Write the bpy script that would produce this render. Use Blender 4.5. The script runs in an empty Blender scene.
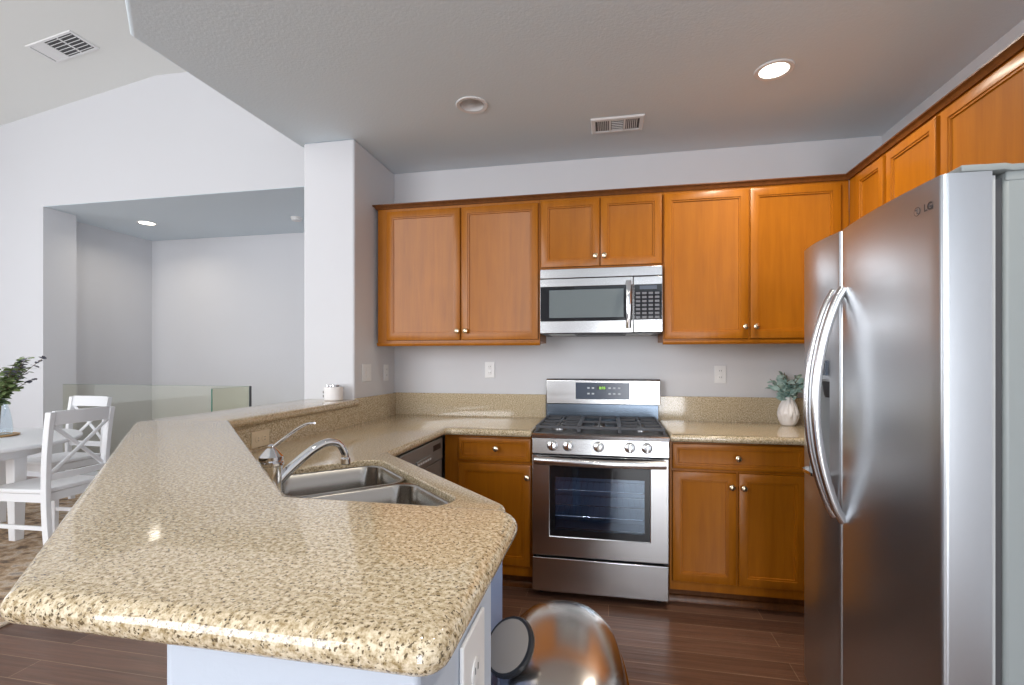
import bpy, bmesh, math, random
from mathutils import Vector, Matrix
PI = math.pi
scene = bpy.context.scene
COL = scene.collection
random.seed(7)

# ---------------------------------------------------------------- camera, world, lights, exposure
cam_d = bpy.data.cameras.new('camera')
cam = bpy.data.objects.new('camera', cam_d); COL.objects.link(cam)
cam.location = (0, 0, 1.345)
cam.rotation_euler = (PI/2, 0, math.radians(11.15))
cam_d.sensor_width = 36; cam_d.lens = 490/1024*36
cam_d.shift_y = 18/1024
cam_d.clip_start = 0.02
scene.camera = cam

scene.view_settings.view_transform = 'Standard'
scene.view_settings.look = 'None'
scene.view_settings.gamma = 1
scene.view_settings.use_curve_mapping = False
scene.view_settings.exposure = 0.0
scene.cycles.diffuse_bounces = 8; scene.cycles.max_bounces = 14; scene.cycles.transparent_max_bounces = 16
scene.cycles.sample_clamp_indirect = 6

w = bpy.data.worlds.new('sky'); scene.world = w; w.use_nodes = True
w.node_tree.nodes['Background'].inputs[0].default_value = (0.88, 0.93, 1.0, 1)
w.node_tree.nodes['Background'].inputs[1].default_value = 1.0

def area(name, loc, rot, sx, sy, power, color):
    l = bpy.data.lights.new(name, 'AREA'); l.shape = 'RECTANGLE'; l.size = sx; l.size_y = sy
    l.energy = power; l.color = color
    o = bpy.data.objects.new(name, l); COL.objects.link(o); o.location = loc; o.rotation_euler = rot
    return o
# daylight entering by the glazed openings of the room (behind and beside the viewpoint)
area('daylight_patio_door', (0.9, -4.28, 1.12), (PI/2, 0, 0), 1.4, 2.1, 100, (0.93, 0.96, 1.0))
area('daylight_living_window', (-3.9, -4.28, 2.4), (PI/2, 0, 0), 3.5, 3.0, 300, (0.97, 0.98, 1.0))
area('daylight_side_window', (-7.88, 1.4, 1.8), (PI/2, 0, -PI/2), 3.5, 2.3, 55, (0.97, 0.98, 1.0))

# ---------------------------------------------------------------- materials
MATS = {}
def mat(name, color=(0.8, 0.8, 0.8), rough=0.5, metal=0.0, **kw):
    m = bpy.data.materials.new(name); m.use_nodes = True
    b = m.node_tree.nodes['Principled BSDF']
    b.inputs['Base Color'].default_value = (*color, 1)
    b.inputs['Roughness'].default_value = rough
    b.inputs['Metallic'].default_value = metal
    for k, v in kw.items():
        b.inputs[k.replace('_', ' ')].default_value = v
    MATS[name] = m
    return m
def nodes(m): return m.node_tree.nodes, m.node_tree.links, m.node_tree.nodes['Principled BSDF']
def coords(m, scale=(1, 1, 1), rot=(0, 0, 0)):
    n, l, b = nodes(m)
    tc = n.new('ShaderNodeTexCoord'); mp = n.new('ShaderNodeMapping')
    mp.inputs['Scale'].default_value = scale; mp.inputs['Rotation'].default_value = rot
    l.new(tc.outputs['Object'], mp.inputs['Vector'])
    return mp.outputs['Vector']
def noise(m, vec, scale, detail=2, rough=0.5, dist=0):
    n, l, b = nodes(m)
    t = n.new('ShaderNodeTexNoise'); t.inputs['Scale'].default_value = scale
    t.inputs['Detail'].default_value = detail; t.inputs['Roughness'].default_value = rough
    t.inputs['Distortion'].default_value = dist
    l.new(vec, t.inputs['Vector'])
    return t.outputs['Fac']
def ramp(m, fac, stops):
    n, l, b = nodes(m)
    r = n.new('ShaderNodeValToRGB')
    while len(r.color_ramp.elements) < len(stops): r.color_ramp.elements.new(0.5)
    for e, (p, c) in zip(r.color_ramp.elements, stops):
        e.position = p; e.color = (*c, 1)
    l.new(fac, r.inputs['Fac'])
    return r.outputs['Color']
def mixc(m, fac, a, b_, mode='MIX'):
    n, l, b = nodes(m)
    x = n.new('ShaderNodeMix'); x.data_type = 'RGBA'; x.blend_type = mode
    for s, v in ((0, fac), (6, a), (7, b_)):
        if hasattr(v, 'links'): l.new(v, x.inputs[s])
        elif isinstance(v, tuple): x.inputs[s].default_value = (*v, 1)
        else: x.inputs[s].default_value = v
    return x.outputs[2]
def bump(m, h, strength=0.1, dist=0.01):
    n, l, b = nodes(m)
    x = n.new('ShaderNodeBump'); x.inputs['Strength'].default_value = strength; x.inputs['Distance'].default_value = dist
    l.new(h, x.inputs['Height']); l.new(x.outputs['Normal'], b.inputs['Normal'])
def setc(m, c, sock='Base Color'):
    n, l, b = nodes(m); l.new(c, b.inputs[sock])

# painted walls and textured ceiling
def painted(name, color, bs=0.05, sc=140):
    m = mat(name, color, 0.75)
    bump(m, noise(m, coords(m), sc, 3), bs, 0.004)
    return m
WALL = painted('wall_paint', (0.66, 0.665, 0.69))
CEIL = painted('ceiling_paint', (0.72, 0.81, 0.87), 0.25, 75)
CEIL2 = painted('living_ceiling_paint', (0.80, 0.81, 0.785), 0.1, 90)
TRIM = mat('white_trim', (0.80, 0.80, 0.80), 0.4)

# wood cabinets
def wood(name, c0, c1, c2, rough=0.36):
    m = mat(name, c1, rough)
    v = coords(m, (22, 22, 1.6))
    g = noise(m, v, 1.5, 5, 0.6, 0.6)
    col = ramp(m, g, [(0.15, c0), (0.5, c1), (0.85, c2)])
    blotch = noise(m, coords(m, (1, 1, 0.6)), 3.2, 3)
    col = mixc(m, 0.45, col, ramp(m, blotch, [(0.3, (0.62, 0.60, 0.58)), (0.7, (1.0, 1.0, 1.0))]), 'MULTIPLY')
    setc(m, col)
    b = m.node_tree.nodes['Principled BSDF']
    b.inputs['Specular IOR Level'].default_value = 0.28; b.inputs['Coat Weight'].default_value = 0.10; b.inputs['Coat Roughness'].default_value = 0.2
    return m
WOOD = wood('cabinet_wood', (0.32, 0.098, 0.003), (0.40, 0.130, 0.004), (0.46, 0.157, 0.006))
WOODD = wood('cabinet_wood_dark', (0.10, 0.035, 0.010), (0.16, 0.055, 0.014), (0.22, 0.08, 0.02))

# granite
def granite():
    m = mat('granite', (0.5, 0.4, 0.25), 0.075)
    v = coords(m)
    a = ramp(m, noise(m, v, 150, 3, 0.7), [(0.34, (0.31, 0.225, 0.11)), (0.48, (0.56, 0.455, 0.30)), (0.64, (0.78, 0.68, 0.51))])
    d = ramp(m, noise(m, v, 250, 2, 0.6), [(0.36, (1, 1, 1)), (0.43, (0, 0, 0))])
    c = mixc(m, d, a, (0.12, 0.085, 0.045))
    n, l, b = nodes(m)
    vo = n.new('ShaderNodeTexVoronoi'); vo.inputs['Scale'].default_value = 150; l.new(v, vo.inputs['Vector'])
    s = ramp(m, vo.outputs['Distance'], [(0.12, (1, 1, 1)), (0.22, (0, 0, 0))])
    pick = ramp(m, noise(m, v, 60, 2), [(0.50, (0, 0, 0)), (0.56, (1, 1, 1))])
    k = mixc(m, 1.0, s, pick, 'MULTIPLY')
    c = mixc(m, k, c, (0.045, 0.034, 0.022))
    setc(m, c)
    b.inputs['Specular IOR Level'].default_value = 0.62
    return m
GRANITE = granite()

# metals
def stainless(name, color=(0.60, 0.60, 0.61), rough=0.24, along='z', aniso=0.0):
    m = mat(name, color, rough, 1.0)
    sc = {'z': (260, 260, 2), 'x': (2, 260, 260), 'y': (260, 2, 260)}[along]
    g = noise(m, coords(m, sc), 1.0, 2)
    n, l, b = nodes(m)
    mr = n.new('ShaderNodeMapRange'); l.new(g, mr.inputs['Value'])
    mr.inputs['To Min'].default_value = rough - 0.05; mr.inputs['To Max'].default_value = rough + 0.06
    l.new(mr.outputs['Result'], b.inputs['Roughness'])
    bump(m, g, 0.02, 0.001)
    return m
STEEL_X = stainless('brushed_steel', (0.52, 0.52, 0.525), 0.22, 'x')
STEEL_Y = stainless('brushed_fridge_steel', (0.57, 0.60, 0.635), 0.31, 'y')
STEEL_S = mat('sink_steel', (0.43, 0.415, 0.39), 0.24, 1.0)
STEEL_D = stainless('dark_steel', (0.30, 0.31, 0.31), 0.42, 'y')
STEEL_D.node_tree.nodes['Principled BSDF'].inputs['Metallic'].default_value = 0.55
CHROME = mat('chrome', (0.80, 0.80, 0.81), 0.06, 1.0)
SATIN = mat('satin_handle', (0.74, 0.74, 0.75), 0.20, 1.0)
NICKEL = mat('brushed_nickel', (0.80, 0.68, 0.48), 0.22, 1.0)
BLACKG = mat('black_glass', (0.012, 0.013, 0.016), 0.05)
BLACK = mat('black_enamel', (0.02, 0.02, 0.022), 0.35)
IRON = mat('cast_iron', (0.055, 0.058, 0.068), 0.45)
GREYPL = mat('grey_painted_steel', (0.27, 0.30, 0.305), 0.45)
GREYLT = mat('light_grey_plastic', (0.45, 0.47, 0.48), 0.4)
GREYD = mat('dark_grey_plastic', (0.06, 0.06, 0.065), 0.45)
WHITE = mat('white_plastic', (0.80, 0.80, 0.80), 0.35)
ALMOND = mat('almond_plastic', (0.72, 0.62, 0.46), 0.4)
WHITEP = mat('white_painted_wood', (0.82, 0.83, 0.85), 0.42)
CERAM = mat('white_ceramic', (0.82, 0.80, 0.80), 0.3)
PANELB = mat('panel_blue_reflection', (0.28, 0.38, 0.62), 0.25)  # blue window light glancing off the cabinet side, put into its colour
DISPLAY = mat('slate_display', (0.075, 0.095, 0.135), 0.18)
KEYS = mat('keypad_print', (0.16, 0.17, 0.19), 0.5)
PRINT = mat('pale_print', (0.62, 0.66, 0.70), 0.5)
GREEN_E = mat('green_digits', (0.3, 0.8, 0.1), 0.5, Emission_Color=(0.45, 0.9, 0.1, 1), Emission_Strength=0.9)
LAMP = mat('lit_lens', (1, 0.95, 0.85), 0.5, Emission_Color=(1, 0.93, 0.78, 1), Emission_Strength=6)
CAVITY = mat('sky_tinted_oven_enamel', (0.20, 0.24, 0.31), 0.35)  # enamel lightened and blued to carry the sky reflected in the oven window
STEM = mat('stem', (0.16, 0.12, 0.06), 0.6)
TRAYW = mat('tray_wood', (0.40, 0.24, 0.10), 0.5)
MWIN = mat('microwave_window', (0.16, 0.19, 0.20), 0.10)
def leafmat(name, a, b_):
    m = mat(name, a, 0.5)
    setc(m, ramp(m, noise(m, coords(m), 28, 2), [(0.35, a), (0.65, b_)]))
    return m
LEAF_S = leafmat('sage_leaf', (0.25, 0.40, 0.36), (0.55, 0.68, 0.64))
LEAF_E = leafmat('eucalyptus_leaf', (0.13, 0.19, 0.07), (0.26, 0.33, 0.15))
LEAF_G = mat('grey_leaf', (0.10, 0.10, 0.13), 0.6)
def glassmat(name, color, rough=0.0, ior=1.45, tint=(0.9, 0.95, 0.95)):
    m = bpy.data.materials.new(name); m.use_nodes = True
    n = m.node_tree.nodes; l = m.node_tree.links
    for x in list(n): n.remove(x)
    out = n.new('ShaderNodeOutputMaterial'); mx = n.new('ShaderNodeMixShader'); fr = n.new('ShaderNodeFresnel')
    t = n.new('ShaderNodeBsdfTransparent'); g = n.new('ShaderNodeBsdfGlossy')
    t.inputs[0].default_value = (*color, 1); g.inputs['Roughness'].default_value = rough
    g.inputs[0].default_value = (*tint, 1)
    fr.inputs['IOR'].default_value = ior
    ge = n.new('ShaderNodeNewGeometry'); mu = n.new('ShaderNodeMath'); mu.operation = 'SUBTRACT'; mu.use_clamp = True
    l.new(fr.outputs[0], mu.inputs[0]); l.new(ge.outputs['Backfacing'], mu.inputs[1]); l.new(mu.outputs[0], mx.inputs[0]); l.new(t.outputs[0], mx.inputs[1]); l.new(g.outputs[0], mx.inputs[2])
    l.new(mx.outputs[0], out.inputs['Surface'])
    return m
GLASS = glassmat('rail_glass', (0.95, 0.95, 0.90), ior=1.33)
GLASSW = glassmat('clear_glass', (0.93, 0.96, 0.98))
OVENG = glassmat('sky_tinted_oven_glass', (0.80, 0.86, 0.95), 0.02, 2.3, tint=(0.70, 0.84, 1.0))  # blue of the reflected sky put into the gloss tint
GEDGE = mat('green_glass_edge', (0.02, 0.16, 0.11), 0.15)

# plank floor
def floor_mat():
    m = mat('plank_floor', (0.1, 0.05, 0.03), 0.28)
    n, l, b = nodes(m)
    v = coords(m)
    br = n.new('ShaderNodeTexBrick'); l.new(v, br.inputs['Vector'])
    br.inputs['Scale'].default_value = 1; br.inputs['Brick Width'].default_value = 1.25; br.inputs['Row Height'].default_value = 0.125
    br.inputs['Mortar Size'].default_value = 0.0016; br.inputs['Mortar Smooth'].default_value = 0.1
    br.offset = 0.37; br.inputs['Bias'].default_value = 0
    br.inputs['Color1'].default_value = (0.20, 0.105, 0.070, 1); br.inputs['Color2'].default_value = (0.115, 0.058, 0.038, 1)
    br.inputs['Mortar'].default_value = (0.36, 0.24, 0.16, 1)
    g = noise(m, coords(m, (1.6, 34, 1)), 1.4, 5, 0.6, 0.4)
    c = mixc(m, 0.7, br.outputs['Color'], ramp(m, g, [(0.3, (0.5, 0.48, 0.46)), (0.7, (1.15, 1.1, 1.05))]), 'MULTIPLY')
    setc(m, c)
    h = noise(m, coords(m, (2.0, 60, 1)), 1.0, 3)
    bump(m, h, 0.25, 0.006)
    return m
FLOOR = floor_mat()
def rug_mat():
    m = mat('woven_rug', (0.3, 0.22, 0.15), 0.95)
    v = coords(m, (5, 6, 1))
    c = ramp(m, noise(m, v, 1.6, 4, 0.6), [(0.36, (0.16, 0.11, 0.08)), (0.48, (0.44, 0.30, 0.18)), (0.58, (0.62, 0.50, 0.38)), (0.7, (0.30, 0.26, 0.24))])
    c = mixc(m, 0.5, c, ramp(m, noise(m, coords(m), 160, 2), [(0.3, (0.4, 0.4, 0.4)), (0.7, (1.2, 1.2, 1.2))]), 'MULTIPLY')
    setc(m, c); bump(m, noise(m, coords(m), 200, 2), 0.5, 0.01)
    return m
RUG = rug_mat()

# ---------------------------------------------------------------- mesh helpers
ROOT = {}
def thing(name, label, cat, loc=(0, 0, 0), rotz=0, group=None):
    o = bpy.data.objects.new(name, None); COL.objects.link(o)
    o.empty_display_size = 0.05
    o.location = loc; o.rotation_euler = (0, 0, rotz)
    o['label'] = label; o['category'] = cat
    if group: o['group'] = group
    return o
def tag(o, label, cat, group=None):
    o['label'] = label; o['category'] = cat
    if group: o['group'] = group
    return o
def obj(name, bm, material, parent=None, smooth=True, bevel=0, seg=2, loc=None, angle=35, label=None):
    """links bm as ONE mesh; its coordinates are the parent's local ones"""
    bmesh.ops.recalc_face_normals(bm, faces=bm.faces)
    me = bpy.data.meshes.new(name); bm.to_mesh(me); bm.free()
    if smooth:
        me.polygons.foreach_set('use_smooth', [True]*len(me.polygons))
        try: me.set_sharp_from_angle(angle=math.radians(angle))
        except Exception: pass
    o = bpy.data.objects.new(name, me); COL.objects.link(o)
    me.materials.append(material)
    if parent: o.parent = parent
    if loc:
        me.transform(Matrix.Translation(-Vector(loc))); o.location = loc
    if bevel:
        b = o.modifiers.new('edge', 'BEVEL'); b.width = bevel; b.segments = seg; b.limit_method = 'ANGLE'; b.angle_limit = math.radians(40)
        b.harden_normals = False
    if label: o['label'] = label
    return o
def struct(name, bm, material, loc=None, **k):
    o = obj(name, bm, material, None, loc=loc, **k); o['kind'] = 'structure'
    return o
def B(): return bmesh.new()
def box(bm, x0, x1, y0, y1, z0, z1):
    v = [bm.verts.new(p) for p in ((x0,y0,z0),(x1,y0,z0),(x1,y1,z0),(x0,y1,z0),(x0,y0,z1),(x1,y0,z1),(x1,y1,z1),(x0,y1,z1))]
    for f in ((0,3,2,1),(4,5,6,7),(0,1,5,4),(1,2,6,5),(2,3,7,6),(3,0,4,7)): bm.faces.new([v[i] for i in f])
    return bm
def bx(*a): return box(B(), *a)
def prism(bm, poly, z0, z1):
    n = len(poly)
    a = [bm.verts.new((x, y, z0)) for x, y in poly]; b = [bm.verts.new((x, y, z1)) for x, y in poly]
    for i in range(n): bm.faces.new([a[i], a[(i+1) % n], b[(i+1) % n], b[i]])
    bm.faces.new(a[::-1]); bm.faces.new(b)
    return bm
def extrude_profile(bm, prof, axis, t0, t1):
    """prof = 2D polygon; axis 'x': (y,z) profile pushed along x; 'y': (x,z) profile pushed along y"""
    def P(p, t): return (t, p[0], p[1]) if axis == 'x' else (p[0], t, p[1])
    n = len(prof)
    a = [bm.verts.new(P(p, t0)) for p in prof]; b = [bm.verts.new(P(p, t1)) for p in prof]
    for i in range(n): bm.faces.new([a[i], a[(i+1) % n], b[(i+1) % n], b[i]])
    bm.faces.new(a[::-1]); bm.faces.new(b)
    return bm
def loft(bm, rings, cap0=True, cap1=True, closed=True):
    R = [[bm.verts.new(p) for p in r] for r in rings]
    n = len(R[0])
    for a, b in zip(R, R[1:]):
        for i in range(n if closed else n-1):
            bm.faces.new([a[i], a[(i+1) % n], b[(i+1) % n], b[i]])
    if cap0: bm.faces.new(R[0][::-1])
    if cap1: bm.faces.new(R[-1])
    return bm
def lathe(bm, prof, c=(0, 0, 0), seg=24, axis=(0, 0, 1), sx=1, sy=1, caps=True):
    """prof: list of (r, h) from one end to the other; axis = direction of h"""
    q = Vector((0, 0, 1)).rotation_difference(Vector(axis).normalized())
    rings = []
    for r, h in prof:
        rings.append([Vector(c) + q @ Vector((max(r, 1e-4)*sx*math.cos(2*PI*i/seg), max(r, 1e-4)*sy*math.sin(2*PI*i/seg), h)) for i in range(seg)])
    return loft(bm, rings, caps, caps)
def catmull(pts, n=8):
    P = [Vector(p) for p in pts]; P = [2*P[0]-P[1]] + P + [2*P[-1]-P[-2]]
    out = []
    for i in range(1, len(P)-2):
        for k in range(n):
            t = k/n
            out.append(0.5*((2*P[i]) + (P[i+1]-P[i-1])*t + (2*P[i-1]-5*P[i]+4*P[i+1]-P[i+2])*t*t + (3*P[i]-P[i-1]-3*P[i+1]+P[i+2])*t**3))
    out.append(P[-2]); return out
def tube(bm, pts, r, seg=10, flat=1.0, up=(0, 0, 1)):
    """round (or flattened) bar along pts; r a number or a list"""
    P = [Vector(p) for p in pts]; rings = []
    upv = Vector(up)
    for i, p in enumerate(P):
        d = (P[min(i+1, len(P)-1)] - P[max(i-1, 0)]).normalized()
        s = d.cross(upv)
        if s.length < 1e-3: s = d.cross(Vector((1, 0.1, 0)))
        s.normalize(); t = s.cross(d).normalized()
        rr = r[i] if isinstance(r, (list, tuple)) else r
        rings.append([p + s*rr*math.cos(2*PI*k/seg) + t*rr*flat*math.sin(2*PI*k/seg) for k in range(seg)])
    return loft(bm, rings)
def bar(bm, a, b, wx, wy, up=(0, 0, 1)):
    """rectangular bar from a to b: width wx across, wy along up"""
    a = Vector(a); b = Vector(b); d = (b-a).normalized(); s = d.cross(Vector(up))
    if s.length < 1e-3: s = Vector((1, 0, 0))
    s.normalize(); t = s.cross(d).normalized()
    rings = [[p + s*wx/2*i + t*wy/2*j for i, j in ((-1,-1),(1,-1),(1,1),(-1,1))] for p in (a, b)]
    return loft(bm, rings)
def round_poly(poly, rad, n=6):
    """rounds the corners of a polygon; rad = number or list"""
    out = []; N = len(poly)
    for i, p in enumerate(poly):
        r = rad[i] if isinstance(rad, (list, tuple)) else rad
        p = Vector(p); a = Vector(poly[i-1]) - p; b = Vector(poly[(i+1) % N]) - p
        if r <= 0: out.append((p.x, p.y)); continue
        a.normalize(); b.normalize()
        ang = a.angle(b)/2; d = r/math.tan(ang)
        c = p + (a+b).normalized()*(r/math.sin(ang))
        s = p + a*d - c; e = p + b*d - c
        a0 = math.atan2(s.y, s.x); a1 = math.atan2(e.y, e.x)
        da = (a1-a0+PI) % (2*PI) - PI
        for k in range(n+1):
            t = a0 + da*k/n
            out.append((c.x + r*math.cos(t), c.y + r*math.sin(t)))
    return out
def area2(poly): return sum(poly[i-1][0]*p[1]-p[0]*poly[i-1][1] for i, p in enumerate(poly))
def offset(poly, d):
    """inset (d>0) of a polygon"""
    s = 1 if area2(poly) > 0 else -1
    N = len(poly); out = []
    for i, p in enumerate(poly):
        p = Vector(p); e0 = (p - Vector(poly[i-1])); e1 = (Vector(poly[(i+1) % N]) - p)
        if e0.length < 1e-7: e0 = e1
        if e1.length < 1e-7: e1 = e0
        n0 = Vector((-e0.y, e0.x)).normalized()*s; n1 = Vector((-e1.y, e1.x)).normalized()*s
        m = n0+n1; k = m.length_squared
        m = m*(2/k) if k > 1e-6 else n0
        out.append((p.x+m.x*d, p.y+m.y*d))
    return out
def slab(bm, poly, z0, z1, r=0.017, n=5, hole=None, holes=()):
    """stone slab with half-round edges and an optional cut-out"""
    h = (z1-z0)/2; r = min(r, h)
    levels = []
    for k in range(n+1):
        t = PI/2*(1-k/n); levels.append((r*(1-math.cos(t)), z0+r*(1-math.sin(t))))
    for k in range(n+1):
        t = PI/2*k/n; levels.append((r*(1-math.cos(t)), z1-r*(1-math.sin(t))))
    R = [[bm.verts.new((x, y, z)) for x, y in offset(poly, i)] for i, z in levels]
    N = len(poly)
    for a, b in zip(R, R[1:]):
        for i in range(N): bm.faces.new([a[i], a[(i+1) % N], b[(i+1) % N], b[i]])
    HH = []
    for hl in ([hole] if hole else [])+list(holes):
        H = [[bm.verts.new((x, y, z)) for x, y in offset(hl, -i)] for i, z in ((0, z0), (0, z1-0.004), (0.004, z1))]
        M = len(hl); HH.append(H)
        for a, b in zip(H, H[1:]):
            for i in range(M): bm.faces.new([a[i], b[i], b[(i+1) % M], a[(i+1) % M]])
    for lay in (0, -1):
        ed = []
        def loop(vs):
            for i in range(len(vs)):
                e = bm.edges.get((vs[i-1], vs[i])) or bm.edges.new((vs[i-1], vs[i])); ed.append(e)
        loop(R[lay])
        for H in HH: loop(H[lay])
        bmesh.ops.triangle_fill(bm, use_beauty=True, edges=ed)
    return bm
def sweep(bm, path, prof, closed=False):
    """prof (out, z) swept along an xy path; out is to the RIGHT of travel"""
    N = len(path); rings = []
    for i, p in enumerate(path):
        p = Vector(p)
        d0 = (p-Vector(path[i-1])).normalized() if i else (Vector(path[1])-p).normalized()
        d1 = (Vector(path[i+1])-p).normalized() if i < N-1 else d0
        n0 = Vector((d0.y, -d0.x)); n1 = Vector((d1.y, -d1.x)); m = n0+n1; m = m*(2/m.length_squared)
        rings.append([(p.x+m.x*o, p.y+m.y*o, z) for o, z in prof])
    return loft(bm, rings)
def rrect(x0, x1, y0, y1, r, n=5): return round_poly([(x0,y0),(x1,y0),(x1,y1),(x0,y1)], r, n)

# ---------------------------------------------------------------- the room
KC = 2.745                                     # kitchen ceiling
struct('floor', bx(-8.0, 1.8, -4.35, 6.3, -0.1, 0), FLOOR)
struct('wall_back', bx(-1.93, 1.79, 3.44, 3.56, 0, KC), WALL)
struct('wall_right', bx(1.67, 1.79, -4.35, 3.44, 0, KC), WALL)
struct('wall_column', bx(-1.93, -1.575, 2.84, 3.44, 0, KC), WALL, bevel=0.012, seg=3)
# dropped kitchen ceiling with its rounded free edge
cp = [(-1.985, 3.56), (-1.985, 2.9), (-2.03, 1.76), (-0.65, 0.38), (-0.65, -4.35), (1.79, -4.35), (1.79, 3.56)]
struct('ceiling_kitchen', slab(B(), cp, KC, KC+0.40, 0.02, holes=[[(x+.0655*math.cos(2*PI*k/32), y+.0655*math.sin(2*PI*k/32)) for k in range(32)] for x, y in ((-.734, 2.59), (.782, 2.56))]), CEIL)
struct('wall_soffit', bx(-1.985, 1.79, 3.445, 3.56, KC+0.40, 4.7), WALL)
# living room: vaulted ceiling, wall with a wide opening, niche beyond
v = B(); prism_pts = [(-8.0, 3.957), (-4.86, 4.46), (-3.2, 4.43), (1.8, 4.43), (1.8, 4.75), (-8.0, 4.75)]
extrude_profile(v, prism_pts, 'y', -4.35, 4.5); struct('ceiling_living', v, CEIL2)
b = B(); box(b, -8.0, -6.40, 4.5, 4.86, 0, 4.75); box(b, -6.40, -2.55, 4.5, 4.86, 3.125, 4.75); box(b, -2.55, 1.8, 4.5, 4.86, 0, 4.75)
bmesh.ops.remove_doubles(b, verts=b.verts, dist=1e-4)
struct('wall_living', b, WALL)
struct('wall_niche_left', bx(-6.78, -6.66, 4.86, 6.2, 0, 3.12), WALL)
struct('wall_niche_back', bx(-6.78, -2.4, 6.11, 6.25, 0, 3.12), WALL)
struct('wall_niche_right', bx(-2.52, -2.4, 4.86, 6.11, 0, 3.12), WALL)
struct('ceiling_niche', box(bx(-6.399, -2.551, 4.501, 4.8605, 3.12, 3.1248), -6.78, -2.4, 4.8605, 6.25, 3.12, 3.25), CEIL)
# walls beside and behind the viewpoint, with their glazed openings
b = B()
box(b, -8.12, -8.0, -4.35, -0.4, 0, 4.75); box(b, -8.12, -8.0, 3.2, 4.86, 0, 4.75); box(b, -8.12, -8.0, -0.4, 3.2, 0, 0.6); box(b, -8.12, -8.0, -0.4, 3.2, 3.0, 4.75)
struct('wall_left', b, WALL)
b = B()
for (x0, x1, z0, z1) in ((-8.12, -5.7, 0, 4.75), (-5.7, -2.1, 0, 0.85), (-5.7, -2.1, 3.95, 4.75), (-2.1, 0.15, 0, 4.75), (0.15, 1.65, 2.2, 4.75), (1.65, 1.79, 0, 4.75)):
    box(b, x0, x1, -4.47, -4.35, z0, z1)
struct('wall_rear', b, WALL)
def window(name, x0, x1, z0, z1, axis, t):
    fr = B()
    def bb(a0, a1, c0, c1, d0, d1):
        box(fr, a0, a1, d0, d1, c0, c1) if axis == 'y' else box(fr, d0, d1, a0, a1, c0, c1)
    d0, d1 = t-0.05, t+0.02
    for a in (x0, (x0+x1)/2-0.025, x1-0.05): bb(a, a+0.05, z0, z1, d0, d1)
    bb(x0, x1, z0, z0+0.05, d0, d1); bb(x0, x1, z1-0.05, z1, d0, d1)
    o = struct(name, fr, TRIM, smooth=False)
    return o
window('window_1', -5.7, -2.1, 0.85, 3.95, 'y', -4.40)
window('window_2', -0.4, 3.2, 0.6, 3.0, 'x', -8.06)
window('door_1', 0.15, 1.65, 0.0, 2.2, 'y', -4.40)
# peninsula half wall carrying the raised bar
pw = [(-.173, .43), (-.173, .72), (-.53, .72), (-1.575, 1.765), (-1.575, 2.838), (-1.74, 2.838), (-1.74, 1.72), (-.45, .43)]
struct('wall_peninsula', prism(B(), pw, 0, 1.058), painted('half_wall_sky_tint', (0.50, 0.55, 0.63), 0.12, 110), bevel=0.006)  # bluish cast of the sky light worked into the wall colour
struct('baseboard_peninsula', bx(-.456, -.167, .418, .4295, 0, .10), TRIM, bevel=0.003)

# ---------------------------------------------------------------- stone tops
T0, T1 = 0.905, 0.945
bar_poly = round_poly([(-1.53, 2.838), (-1.525, 1.752), (-.575, .802), (-.14, .802), (-.14, .402), (-.632, .402), (-1.875, 1.64), (-1.90, 2.838)],
                      [0.02, 0.02, 0.03, 0.05, 0.03, 0.02, 0.06, 0.02])
o = obj('bar_top', slab(B(), bar_poly, 1.06, 1.10, 0.02), GRANITE, loc=(-1.0, 1.2, 1.06))
tag(o, 'raised speckled beige granite bar top running along the half wall', 'countertop')

s2 = math.sqrt(0.5)
def E(e1, e2): return (s2*(e1+e2), s2*(e2-e1))      # frame of the corner sink: e1 along the cut corner, e2 towards the room
hole = round_poly([E(-1.955, .25), E(-1.238, .25), E(-1.238, .66), E(-1.955, .66)], 0.065, 6)
# lower tops
ct = thing('countertop', 'lower granite countertop of the sink corner, L-shaped with angled front edge', 'countertop', (-1.0, 2.2, T0))
def W(t): return Matrix.Translation(-Vector(t.location))
def put(name, bm, m, t, **k):                       # world-coordinate mesh placed under an unrotated thing
    bmesh.ops.transform(bm, matrix=W(t), verts=bm.verts)
    return obj(name, bm, m, t, **k)
left_poly = round_poly([(-1.574, 3.438), (-.432, 3.438), (-.432, 2.762), (-.942, 2.762), (-.942, 2.0), (-.278, 1.336), (-.278, .725), (-.526, .725), (-1.574, 1.772)],
                       [0, 0, .008, .02, .02, .06, .01, 0, 0])
put('slab', slab(B(), left_poly, T0, T1, 0.018, hole=hole), GRANITE, ct)
b = B(); box(b, -1.574, -.432, 3.42, 3.439, T1-.003, 1.106); put('backsplash', b, GRANITE, ct, bevel=.003)
b = B(); box(b, -1.574, -1.555, 2.8395, 3.419, T1-.003, 1.106); put('backsplash', b, GRANITE, ct, bevel=.003)
b = B(); prism(b, [(-1.574, 2.8385), (-1.555, 2.8385), (-1.555, 1.775), (-.522, .742), (-.280, .742), (-.280, .722), (-.528, .722), (-1.574, 1.768)], T1-.003, 1.058); put('backsplash', b, GRANITE, ct)
ct2 = thing('countertop', 'granite countertop between the range and the refrigerator, straight', 'countertop', (1.0, 3.1, T0))
put('slab', slab(B(), round_poly([(.327, 3.438), (1.668, 3.438), (1.668, 2.762), (.327, 2.762)], [0, 0, 0, .008]), T0, T1, .018), GRANITE, ct2)
b = B(); box(b, .327, 1.668, 3.42, 3.439, T1-.003, 1.106); put('backsplash', b, GRANITE, ct2, bevel=.003)

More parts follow.
